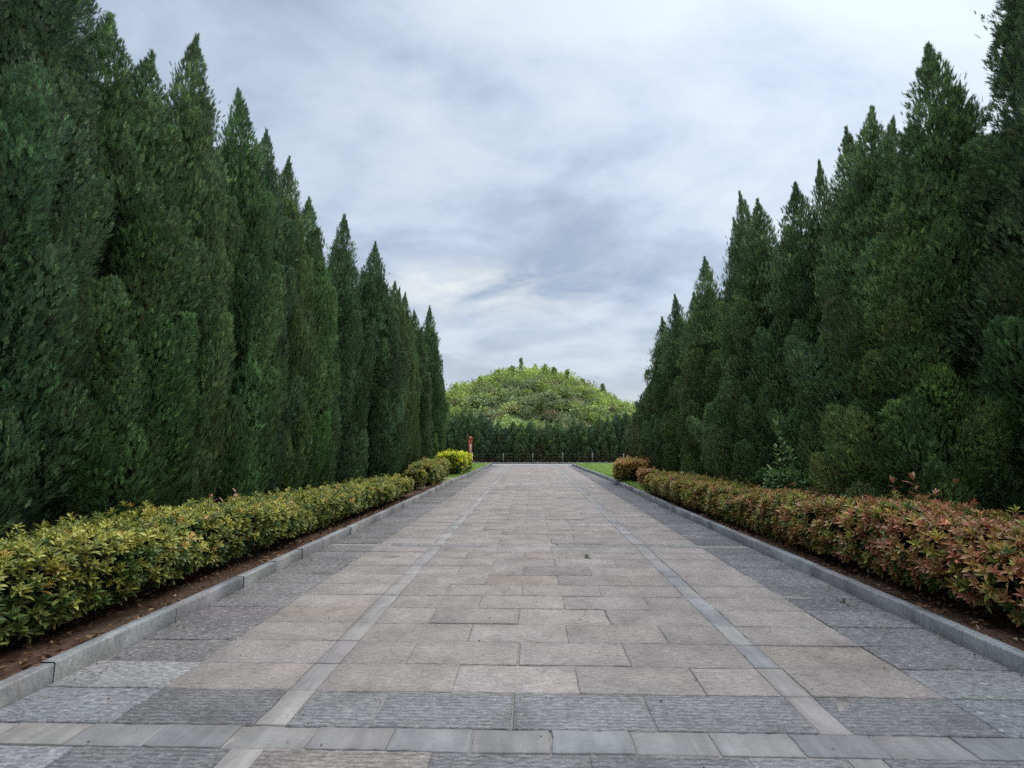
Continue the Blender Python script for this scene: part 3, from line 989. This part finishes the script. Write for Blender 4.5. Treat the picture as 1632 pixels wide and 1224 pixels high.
def make_hedge(name, path, half, top, bot, n, size, palette, label, seed, group=None, cat='hedge', ros=ROS, stray=0.06, ends=True, lump=.085):
    """palette(u, up, r, rg) -> colours of the shoots"""
    rg = np.random.default_rng(seed)
    root = empty(name, (path[0][0], path[0][1], .08))
    tag(root, label, cat, group)
    org = np.array(root.location)
    P, D, u, a = hedge_points(n, path, half, top, bot, rg, lump, ends)
    depth = np.abs(rg.normal(0, .055, n)) * (size / .085)
    st = rg.random(n) < stray
    P = P - D * depth[:, None] + np.where((st & (D[:, 2] > .3))[:, None], np.array((0, 0, 1)) * rg.uniform(.02, .13, (n, 1)), 0)
    d = norm(D * .75 + np.array((0, 0, .55)) + rg.normal(0, .30, (n, 3)))
    up = np.clip((P[:, 2] - bot) / (np.interp(u, np.linspace(0, 1, len(top)), top) - bot), 0, 1.2)
    col = palette(u, up, depth, rg)
    col = col * np.exp(rg.normal(0, .15, (n, 1)))
    sc = size * rg.uniform(.72, 1.25, n)
    k = rg.integers(0, len(ros), n)
    fr = frames(d, rg)
    g = Geo()
    for q, (tv, tf, tc) in enumerate(ros):
        s = k == q
        g.add(*place(tv, tf, P[s] - org, fr[s], sc[s], col[s], tc))
    g.build('foliage', M_BROAD, root)
    # woody stems and the twiggy inside
    g = Geo()
    pp = np.array(path, float)
    seg = np.concatenate([[0], np.cumsum(np.linalg.norm(np.diff(pp, axis=0), axis=1))])
    hmean = float(np.mean(half))
    for s in np.arange(0, seg[-1] + .01, .16):
        cx, cy = np.interp(s, seg, pp[:, 0]), np.interp(s, seg, pp[:, 1])
        tp = np.interp(s / seg[-1], np.linspace(0, 1, len(top)), top)
        for kk in range(2):
            bx, by = cx + rg.normal(0, hmean * .25), cy + rg.normal(0, .06)
            for j in range(3):
                ex, ey = bx + rg.normal(0, hmean * .40), by + rg.normal(0, .12)
                g.tube([(bx - org[0], by - org[1], -.03), ((bx * .6 + ex * .4) - org[0], (by * .6 + ey * .4) - org[1], tp * .35),
                        (ex - org[0], ey - org[1], tp * .80 - .08)], [.011, .008, .004], (1, 1, 1), 0, 4)
    g.build('stem', M_BARK, root)
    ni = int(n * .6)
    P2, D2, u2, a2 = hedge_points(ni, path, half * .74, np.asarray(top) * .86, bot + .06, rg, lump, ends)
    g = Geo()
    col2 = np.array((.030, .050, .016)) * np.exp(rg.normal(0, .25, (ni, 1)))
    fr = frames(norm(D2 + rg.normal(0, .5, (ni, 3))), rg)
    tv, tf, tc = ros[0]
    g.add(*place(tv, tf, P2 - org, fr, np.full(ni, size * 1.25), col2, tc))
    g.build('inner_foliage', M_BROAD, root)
    return root


def mixpal(cols, w):
    cols = np.array(cols)

    def f(n, rg):
        return cols[rg.choice(len(cols), n, p=np.array(w) / np.sum(w))]
    return f


OLD = np.array((.075, .128, .030))  # old leaves, painted darker still for the shade on sides and undersides
YEL = np.array((.38, .365, .07))
ORG = np.array((.48, .30, .08))
OLV = np.array((.20, .225, .05))
RED = np.array((.46, .18, .095))
PNK = np.array((.52, .29, .175))
RUST = np.array((.35, .19, .07))


def pick(rg, n, cols, probs):
    """probs (n, k) -> colour rows"""
    p = probs / probs.sum(1, keepdims=True)
    c = np.cumsum(p, 1)
    i = (rg.random((n, 1)) > c).sum(1).clip(0, len(cols) - 1)
    return np.array(cols)[i]


def pal_left(u, up, r, rg):
    n = len(u)
    t = np.clip((up - .35) / .5, 0, 1)  # new growth higher up, exaggerated to paint bright tops over shaded sides
    fresh = np.exp(-r / .06)
    far = np.clip(u, 0, 1)
    pr = np.stack([.9 - .75 * t * fresh, .4 + .8 * t * fresh, (.02 + .14 * t * fresh) * (1 - .3 * far), .8 + 0 * t], 1)
    return pick(rg, n, [OLD, YEL, ORG, OLV], pr)


def pal_right(u, up, r, rg):
    n = len(u)
    t = np.clip((up - .2) / .6, 0, 1)
    fresh = np.exp(-r / .07)
    near = np.clip(1.30 - u * 2.0, 0, 1)
    pr = np.stack([.35 - .28 * t * fresh, .06 + .95 * near * (.35 + .65 * t), .02 + .85 * near * t * fresh, .35 + .3 * t,
                   .10 + .45 * (1 - near) * t + .1, .12 + .6 * (1 - near), .9 * (1 - near) * t], 1)
    return pick(rg, n, [OLD, RED, PNK, RUST, ORG * .95, OLV, YEL * .9], pr)


def pal_olive(u, up, r, rg):
    n = len(u)
    t = np.clip((up - .3) / .5, 0, 1)
    pr = np.stack([.6 - .4 * t, .25 + .5 * t, .05 + .2 * t, .7 + 0 * t], 1)
    return pick(rg, n, [OLD, YEL * .95, ORG * .8, OLV], pr)


def pal_orange(u, up, r, rg):
    n = len(u)
    t = np.clip((up - .25) / .5, 0, 1)
    pr = np.stack([.55 - .5 * t, .1 + .4 * t, .3 + 1.2 * t, .5 - .2 * t, .12 + .12 * t], 1)
    return pick(rg, n, [OLD, RUST * 1.2, ORG * 1.25, OLV, RED], pr)


def pal_yellow(u, up, r, rg):
    n = len(u)
    t = np.clip((up - .35) / .35, 0, 1)
    pr = np.stack([1.0 - .95 * t, .2 + .9 * t, .1 + .5 * t], 1)
    return pick(rg, n, [np.array((.05, .10, .02)), np.array((.72, .70, .03)), np.array((.42, .52, .03))], pr)


def pal_green(u, up, r, rg):
    n = len(u)
    return pick(rg, n, [np.array((.10, .20, .05)), np.array((.17, .29, .08)), np.array((.14, .25, .09))], np.ones((n, 3)))


make_hedge('clipped_hedge', [(-3.90, -.5), (-3.84, 4.0), (-3.72, 9.0), (-3.66, 12.1)], .53, [.80, .79, .76, .70, .62, .60], .14, 12500, .076,
           pal_left, 'long clipped hedge of yellow green leaves along the left kerb', 51, 'clipped hedges beside the path')
make_hedge('clipped_hedge', [(4.10, -.5), (4.08, 4.0), (3.88, 9.0), (3.78, 13.2)], .60, [.90, .88, .84, .74, .68, .66], .08, 13000, .082,
           pal_right, 'long clipped hedge of red and rust leaves along the right kerb', 52, 'clipped hedges beside the path', stray=.04)
make_hedge('shrub', [(-3.62, 13.9), (-3.58, 14.2)], .32, [.66, .68], .14, 330, .085, pal_olive,
           'small olive green shrub between dark juniper and olive block on the left', 53, cat='shrub')
make_hedge('clipped_shrub', [(-3.68, 15.2), (-3.66, 17.9)], .46, [.80, .88, .90], .12, 2000, .085, pal_olive,
           'olive and gold clipped shrub block at the left kerb before the yellow shrub', 54, cat='shrub', ros=ROS_S, lump=.03)
make_hedge('clipped_shrub', [(-3.62, 20.0), (-3.50, 22.2)], .62, [1.05, 1.10, 1.0], .12, 2300, .085, pal_yellow,
           'bright lemon yellow rounded shrub beside the red sign post', 55, cat='shrub', ros=ROS_S, lump=.06)
make_hedge('clipped_shrub', [(3.72, 16.6), (4.45, 18.6)], .78, [.86, .90, .88], .12, 3400, .085, pal_orange,
           'orange tinted clipped shrub at the far end of the right hedge by the lawn', 56, cat='shrub', ros=ROS_S, lump=.025)
make_hedge('shrub', [(3.70, 14.7), (3.76, 15.1)], .28, [.62, .72], .14, 480, .095, lambda u, up, r, rg: pick(rg, len(u), [PNK, ORG, RUST * 1.2], np.ones((len(u), 3))),
           'small loose red leaved shrub in the gap of the right hedge', 57, cat='shrub')
make_hedge('shrub', [(5.2, 16.9), (5.3, 17.8)], .42, [.90, .98], .14, 380, .11, lambda u, up, r, rg: pick(rg, len(u), [PNK, RED, RUST], np.ones((len(u), 3))),
           'loose pinkish shrub with stray shoots behind the far orange shrub', 58, cat='shrub', stray=.3)
make_hedge('shrub', [(4.44, 6.8), (4.36, 9.0)], .22, [1.0, 1.06, .92], .3, 620, .10, pal_green,
           'fresh green leafy plants peeping over the back of the right hedge', 59, cat='shrub', stray=.3)


def sapling(loc, h, n, size, label, seed, cols):
    """an upright leafy shoot plant: thin stems with pairs of leaves"""
    rg = np.random.default_rng(seed)
    root = empty('sapling', loc)
    tag(root, label, 'plant')
    lv, lf = leaf_template(.36, .08, .2)
    gs, gl = Geo(), Geo()
    for i in range(n):
        a = rg.uniform(0, 2 * PI)
        rr = rg.uniform(.05, .34)
        hh = h * rg.uniform(.6, 1.0)
        top = np.array((math.cos(a) * rr * 1.8, math.sin(a) * rr * 1.8, hh))
        b = np.array((math.cos(a) * rr * .3, math.sin(a) * rr * .3, -.03))
        m = (b + top) / 2 + np.array((0, 0, .06))
        gs.tube([b, m, top], [.010, .007, .003], (1, 1, 1), 0, 5)
        ts = np.linspace(.30, 1.0, max(6, int(hh / .075)))
        for j, t in enumerate(ts):
            p = b * (1 - t) ** 2 + 2 * m * t * (1 - t) + top * t * t
            for sd in (0, PI):
                az = j * 1.57 + sd + a + rg.normal(0, .2)
                el = rg.uniform(.7, 1.15) * (1 - .5 * (t > .95))
                d = np.array([[math.sin(el) * math.cos(az), math.sin(el) * math.sin(az), math.cos(el)]])
                upv = norm(np.array((0, 0, 1.0)) - d * d[0, 2])
                M = np.stack([np.cross(upv, d)[0], upv[0], d[0]], -1)[None]
                c = cols[rg.integers(len(cols))] * math.exp(rg.normal(0, .15))
                gl.add(*place(lv, lf, p[None], M, np.array([size * rg.uniform(.7, 1.2)]), np.asarray(c)[None]))
    gs.build('stem', M_BARK, root)
    gl.build('foliage', M_BROAD, root)
    return root


GRN = [np.array((.12, .20, .06)), np.array((.18, .27, .08)), np.array((.21, .30, .11))]
sapling((4.36, 7.2, .08), 2.0, 7, .13, 'tall broad leaved sapling in front of the dark junipers on the right', 61, GRN)
sapling((4.38, 7.9, .08), 1.45, 6, .12, 'shorter broad leaved sapling behind the right hedge beside the tall one', 62, GRN)
RDS = [PNK, RED * .9, RUST]
sapling((4.45, 5.35, .08), 1.02, 9, .10, 'loose rust leaved shoots rising above the right hedge', 63, RDS)
sapling((-4.15, 6.2, .08), .86, 9, .085, 'loose pinkish shoots rising behind the left hedge', 64, RDS)


# ------------------------------------------------------------------ red sign post
sg = empty('sign_post', (-3.62, 26.9, .08), R(10))
tag(sg, 'upright red brown sign post with a narrow cream panel beside the yellow shrub', 'sign')
g = Geo()
g.box(0, 0, .22, .22, .34, .44, (1, 1, 1), 0, 0, .015)
g.build('base', M_DRED, sg)
g = Geo()
g.box(-.06, 0, 1.05, .06, .30, 1.22, (1, 1, 1), 0, 0, .01)
g.box(.08, 0, 1.05, .035, .30, 1.22, (1, 1, 1), 0, 0, .01)
g.box(.016, 0, 1.53, .092, .28, .26, (1, 1, 1), 0, 0, .01)
g.build('frame', M_RED, sg)
g = Geo()
g.box(.016, 0, .92, .092, .26, .95, (1, 1, 1), 0, 0, .004)
g.build('panel', M_CREAM, sg)
g = Geo()
g.box(.01, 0, 1.70, .22, .36, .07, (1, 1, 1), 0, 0, .02)
g.box(.0, 0, 1.775, .12, .24, .075, (1, 1, 1), 0, 0, .03)
g.build('cap', M_RED, sg)

# ------------------------------------------------------------------ the overgrown mound
MC = (-.6, 62.0)


def mound_h(x, y):
    r = np.sqrt((x - MC[0]) ** 2 + (y - MC[1]) ** 2)
    rr = r / np.where(x > MC[0], 20.0, 20.5)
    h = 10.2 * np.clip(1 - rr ** 1.75, 0, 1)
    return h + .15 * np.sin(x * .9 + y * .5) * (h > .3)


g = Geo()
xs, ys = np.linspace(-26, 26, 90), np.linspace(-26, 26, 90)
X, Y = np.meshgrid(xs + MC[0], ys + MC[1])
Z = mound_h(X, Y) - .1
ix = np.arange(X.size).reshape(X.shape)
g.add(np.stack([X, Y, Z], -1).reshape(-1, 3), np.stack([ix[:-1, :-1], ix[:-1, 1:], ix[1:, 1:], ix[1:, :-1]], -1).reshape(-1, 4))
o = structure(g.build('mound', M_MOUND, smooth=True))


def leaf_cloud(centres, radii, per, size, cols, rg, flat=.75):
    """loose leaf clumps: many small leaf groups in the shells of rounded clumps"""
    lv, lf = leaf_template(.55, .10, .15)
    n = len(centres)
    idx = np.repeat(np.arange(n), per)
    m = len(idx)
    d = norm(rg.normal(size=(m, 3)))
    d[:, 2] = np.where(d[:, 2] < -.35, -d[:, 2], d[:, 2])
    rad = radii[idx] * rg.uniform(.45, 1.08, m) * (1 + .18 * np.sin(d[:, 0] * 5 + idx) * np.sin(d[:, 1] * 6 + idx * 1.3))
    wild = np.where(rg.random(m) < .07, rg.uniform(1.0, 1.45, m), 1.0)
    p = centres[idx] + d * (rad * wild)[:, None] * np.array((1, 1, flat))
    dr = norm(d * .6 + rg.normal(0, .6, (m, 3)) + np.array((0, 0, .2)))
    sc = size * rg.uniform(.6, 1.4, m)
    c = cols[idx] * np.exp(rg.normal(0, .22, (m, 1)))
    return place(lv, lf, p, frames(dr, rg), sc, c)


rg = np.random.default_rng(77)
nb = 620
aa = rg.uniform(PI * .98, PI * 2.02, nb)
rr = 21.0 * np.sqrt(rg.uniform(0.0, 1, nb))
bx, by = MC[0] + rr * np.cos(aa), MC[1] + rr * np.sin(aa) + 1.0
ex = rg.uniform(0, 2 * PI, 60)
bx = np.concatenate([bx, MC[0] + 6 * np.cos(ex) * np.sqrt(rg.random(60))])
by = np.concatenate([by, MC[1] + 6 * np.sin(ex) * np.sqrt(rg.random(60))])
nb = len(bx)
rad = rg.uniform(.55, 1.15, nb) * np.where(rg.random(nb) < .25, 1.4, 1)
bz = mound_h(bx, by) + rad * .35
LGT, MGR, GGR, BRN = np.array((.38, .46, .12)), np.array((.28, .36, .10)), np.array((.23, .28, .13)), np.array((.24, .21, .11))
hrel = bz / 10.0
nz = np.sin(bx * .55 + 1) + np.sin(by * .5 + bx * .3) + rg.normal(0, .7, nb)
core = np.exp(-((bx - 1.0) / 6.5) ** 2) * np.exp(-((hrel - .55) / .28) ** 2)        # duller, greyer scrub half way up the middle
pr = np.stack([np.clip(hrel - .30 + .12 * nz + .35 * (np.abs(bx) > 7), 0.02, 2) * 2.2 * (1 - .85 * core), .55 + 0 * bx, np.clip(.7 - hrel, .05, 1) + 1.5 * core, .12 + .5 * core], 1)
bc = pick(rg, nb, [LGT, MGR, GGR, BRN], pr)
g = Geo()
g.add(*leaf_cloud(np.stack([bx, by, bz], -1), rad, 210, .23, bc * np.exp(rg.normal(0, .16, (nb, 1))), rg))
sc_o = g.build('mound_scrub', M_SCRUB)
sc_o['kind'] = 'stuff'
sc_o['label'] = 'dense scrub and bushes covering the mound'
sc_o['category'] = 'scrub'


def wild_tree(name, x, y, h, w, seed, label, col, kind='round', per=420):
    rg = np.random.default_rng(seed)
    z = float(mound_h(np.array(x), np.array(y))) - .1
    root = empty(name, (x, y, z))
    tag(root, label, 'tree', 'trees on the mound')
    gt = Geo()
    gt.tube([(0, 0, -.1), (rg.normal(0, .06), 0, h * .5), (rg.normal(0, .08), rg.normal(0, .05), h * .96)], [.10, .07, .015], (1, 1, 1), 0, 6)
    C, Rr = [], []
    if kind == 'spire':
        for k in range(9):
            t = .25 + .72 * k / 8
            for q in range(4):
                a = rg.uniform(0, 2 * PI)
                l = w * (1.05 - t) * rg.uniform(.5, 1)
                C.append((math.cos(a) * l, math.sin(a) * l, h * t))
                Rr.append(.10 + .16 * (1 - t))
                gt.tube([(0, 0, h * t - .1), (math.cos(a) * l * 1.1, math.sin(a) * l * 1.1, h * t)], [.02, .008], (1, 1, 1), 0, 4)
    else:
        for k in range(18):
            a = rg.uniform(0, 2 * PI)
            t = rg.uniform(.05, 1.0)
            l = w * rg.uniform(.1, 1.0) * (1.05 - t)
            C.append((math.cos(a) * l, math.sin(a) * l, h * t))
            Rr.append(w * rg.uniform(.16, .45) * (1.25 - .75 * t))
            gt.tube([(0, 0, h * max(0, t - .22)), (math.cos(a) * l * .9, math.sin(a) * l * .9, h * t)], [.035, .012], (1, 1, 1), 0, 4)
    gt.build('trunk', M_BARK, root)
    gl = Geo()
    C = np.array(C)
    cc = np.asarray(col) * np.exp(rg.normal(0, .15, (len(C), 1)))
    gl.add(*leaf_cloud(C, np.array(Rr) * 1.25, per // len(C) * 2, .17 if kind != 'spire' else .15, cc, rg, 1.3))
    gl.build('crown', M_SCRUB, root)


DGR = np.array((.22, .29, .13))
wild_tree('conifer', -1.35, 58.5, 2.8, .75, 81, 'thin spiky conifer that sticks up highest on top of the mound', DGR, 'spire')
wild_tree('small_tree', .55, 59.0, 2.03, 1.04, 82, 'leafy light green tree just right of the thin conifer on the mound top', LGT)
wild_tree('small_tree', -4.4, 58.5, 1.80, 0.96, 83, 'pale small tree on the left shoulder of the mound top', LGT * .9)
wild_tree('small_tree', 3.0, 58.8, 1.88, 0.96, 84, 'greyish small tree right of the middle of the mound top', GGR)
wild_tree('small_tree', 4.7, 58.0, 1.95, 0.88, 85, 'loose topped tree on the right shoulder of the mound top', LGT * .85)
wild_tree('small_tree', -2.6, 58.6, 1.7, .8, 92, 'low ragged tree between the pale left tree and the thin conifer on the mound top', MGR)
wild_tree('small_tree', 1.8, 58.9, 2.2, .9, 93, 'feathery tree in the middle of the mound top, next to the leafy light green one', LGT * .95)
wild_tree('small_tree', 6.6, 57.8, 1.7, 1.0, 94, 'small light tree on the right slope between the loose topped tree and the dark conifer', LGT)
wild_tree('small_tree', -6.6, 57.6, 1.7, 1.0, 95, 'small green tree on the upper left slope of the mound', LGT * .9)
wild_tree('conifer', 9.1, 57.5, 2.3, .8, 86, 'dark little conifer on the right slope of the mound', DGR, 'spire')
wild_tree('small_tree', 11.9, 55.5, 1.72, 1.04, 87, 'light green tree low on the right slope of the mound', LGT)
wild_tree('small_tree', 14.6, 53.0, 2.40, 1.20, 88, 'pale tree at the right foot of the mound near the junipers', LGT * 1.05)
wild_tree('small_tree', -9.6, 56.5, 1.80, 1.04, 89, 'light green tree low on the left slope of the mound', LGT)
wild_tree('small_tree', -11.6, 54.5, 2.40, 1.20, 90, 'pale loose tree at the left foot of the mound near the junipers', LGT * .95)
wild_tree('small_tree', .9, 47.0, 1.95, 1.20, 91, 'rounded yellow green bush tree low in front of the mound', np.array((.13, .17, .05)))

# ------------------------------------------------------------------ grass, litter, weeds
rg = np.random.default_rng(5)


def grass(name, poly, sgn, far, y0, y1, n, label):
    g = Geo()
    y = rg.uniform(y0, y1, n)
    k = np.array([kx(poly, q) for q in y]) + sgn * .12
    x = k + (far - k) * rg.random(n) ** 1.3
    V = np.array([(-.5, 0, 0), (.5, 0, 0), (0, .25, 1.0)])
    F = np.array([(0, 1, 2)])
    d = norm(np.array((0, 0, 1.0)) + rg.normal(0, .4, (n, 3)))
    s = rg.uniform(.05, .12, n)
    m = rg.random(n)
    c = np.where((m < .5)[:, None], (.29, .42, .10), np.where((m < .85)[:, None], (.22, .35, .08), (.36, .40, .15))) * np.exp(rg.normal(0, .15, (n, 1)))
    V2 = V * np.array((.30, 1, 1))
    g.add(*place(V2, F, np.stack([x, y, np.full(n, .085)], -1), frames(d, rg), s, c))
    o = g.build(name, M_GRASS)
    o['kind'] = 'stuff'
    o['label'] = label
    o['category'] = 'grass'


grass('grass', KL, -1, -8.5, 19, 31.3, 26000, 'short green lawn left of the far end of the path')
grass('grass', KR, 1, 9.0, 14.0, 31.3, 32000, 'short green lawn right of the far end of the path')


def litter(name, label):
    g = Geo()
    lv, lf = leaf_template(.4, .12, .1)
    n = 8500
    y = rg.uniform(1.5, 16.5, n)
    left = rg.random(n) < .5
    x = np.where(left, [kx(KL, q) - .1 for q in y], [kx(KR, q) + .1 for q in y])
    x = x + np.where(left, -1, 1) * (rg.random(n) ** 1.2) * 1.0
    d = norm(rg.normal(0, 1, (n, 3)) * np.array((1, 1, .25)))
    c = np.array([(.13, .06, .03), (.19, .10, .05), (.07, .035, .02), (.24, .17, .09)])[rg.integers(0, 4, n)] * np.exp(rg.normal(0, .2, (n, 1)))
    g.add(*place(lv, lf, np.stack([x, y, rg.uniform(.085, .115, n)], -1), frames(d, rg), rg.uniform(.02, .06, n), c))
    n = 2000                                                    # the few leaves and crumbs blown on to the paving
    y = rg.uniform(2.2, 16, n)
    side = rg.random(n)
    x = np.where(side < .35, [kx(KL, q) + .02 for q in y] + np.abs(rg.normal(0, .12, n)),
                 np.where(side < .7, [kx(KR, q) - .02 for q in y] - np.abs(rg.normal(0, .12, n)), rg.uniform(-2.6, 2.6, n)))
    d = norm(rg.normal(0, 1, (n, 3)) * np.array((1, 1, .2)))
    c = np.array([(.13, .07, .035), (.19, .11, .06), (.08, .05, .03)])[rg.integers(0, 3, n)]
    g.add(*place(lv, lf, np.stack([x, y, np.full(n, .006)], -1), frames(d, rg), rg.uniform(.006, .02, n), c))
    o = g.build(name, M_GRASS)
    o['kind'] = 'stuff'
    o['label'] = label
    o['category'] = 'leaf litter'


litter('leaf_litter', 'fallen brown leaves on the soil along both kerbs')


def weed(x, y, n, s, label, seed):
    rg = np.random.default_rng(seed)
    root = empty('weed', (x, y, -.008))
    tag(root, label, 'weed')
    lv, lf = leaf_template(.3, .08, .25)
    d = norm(rg.normal(0, 1, (n, 3)) * np.array((1, .8, .4)) + np.array((0, 0, .5)))
    p = np.stack([rg.normal(0, .012, n), rg.uniform(-.12, .12, n), np.zeros(n)], -1)
    c = np.array((.06, .085, .03)) * np.exp(rg.normal(0, .25, (n, 1)))
    g = Geo()
    g.add(*place(lv, lf, p, frames(d, rg), s * rg.uniform(.6, 1.3, n), c))
    g.build('foliage', M_BROAD, root)


weed(.735, 6.28, 46, .036, 'dark weed growing in a joint of the paving in mid path', 71)
weed(.76, 2.86, 26, .022, 'tiny weed sprig in a joint of the nearest grey slabs', 72)
weed(2.95, 4.55, 16, .04, 'little green weed at the foot of the right kerb', 73)
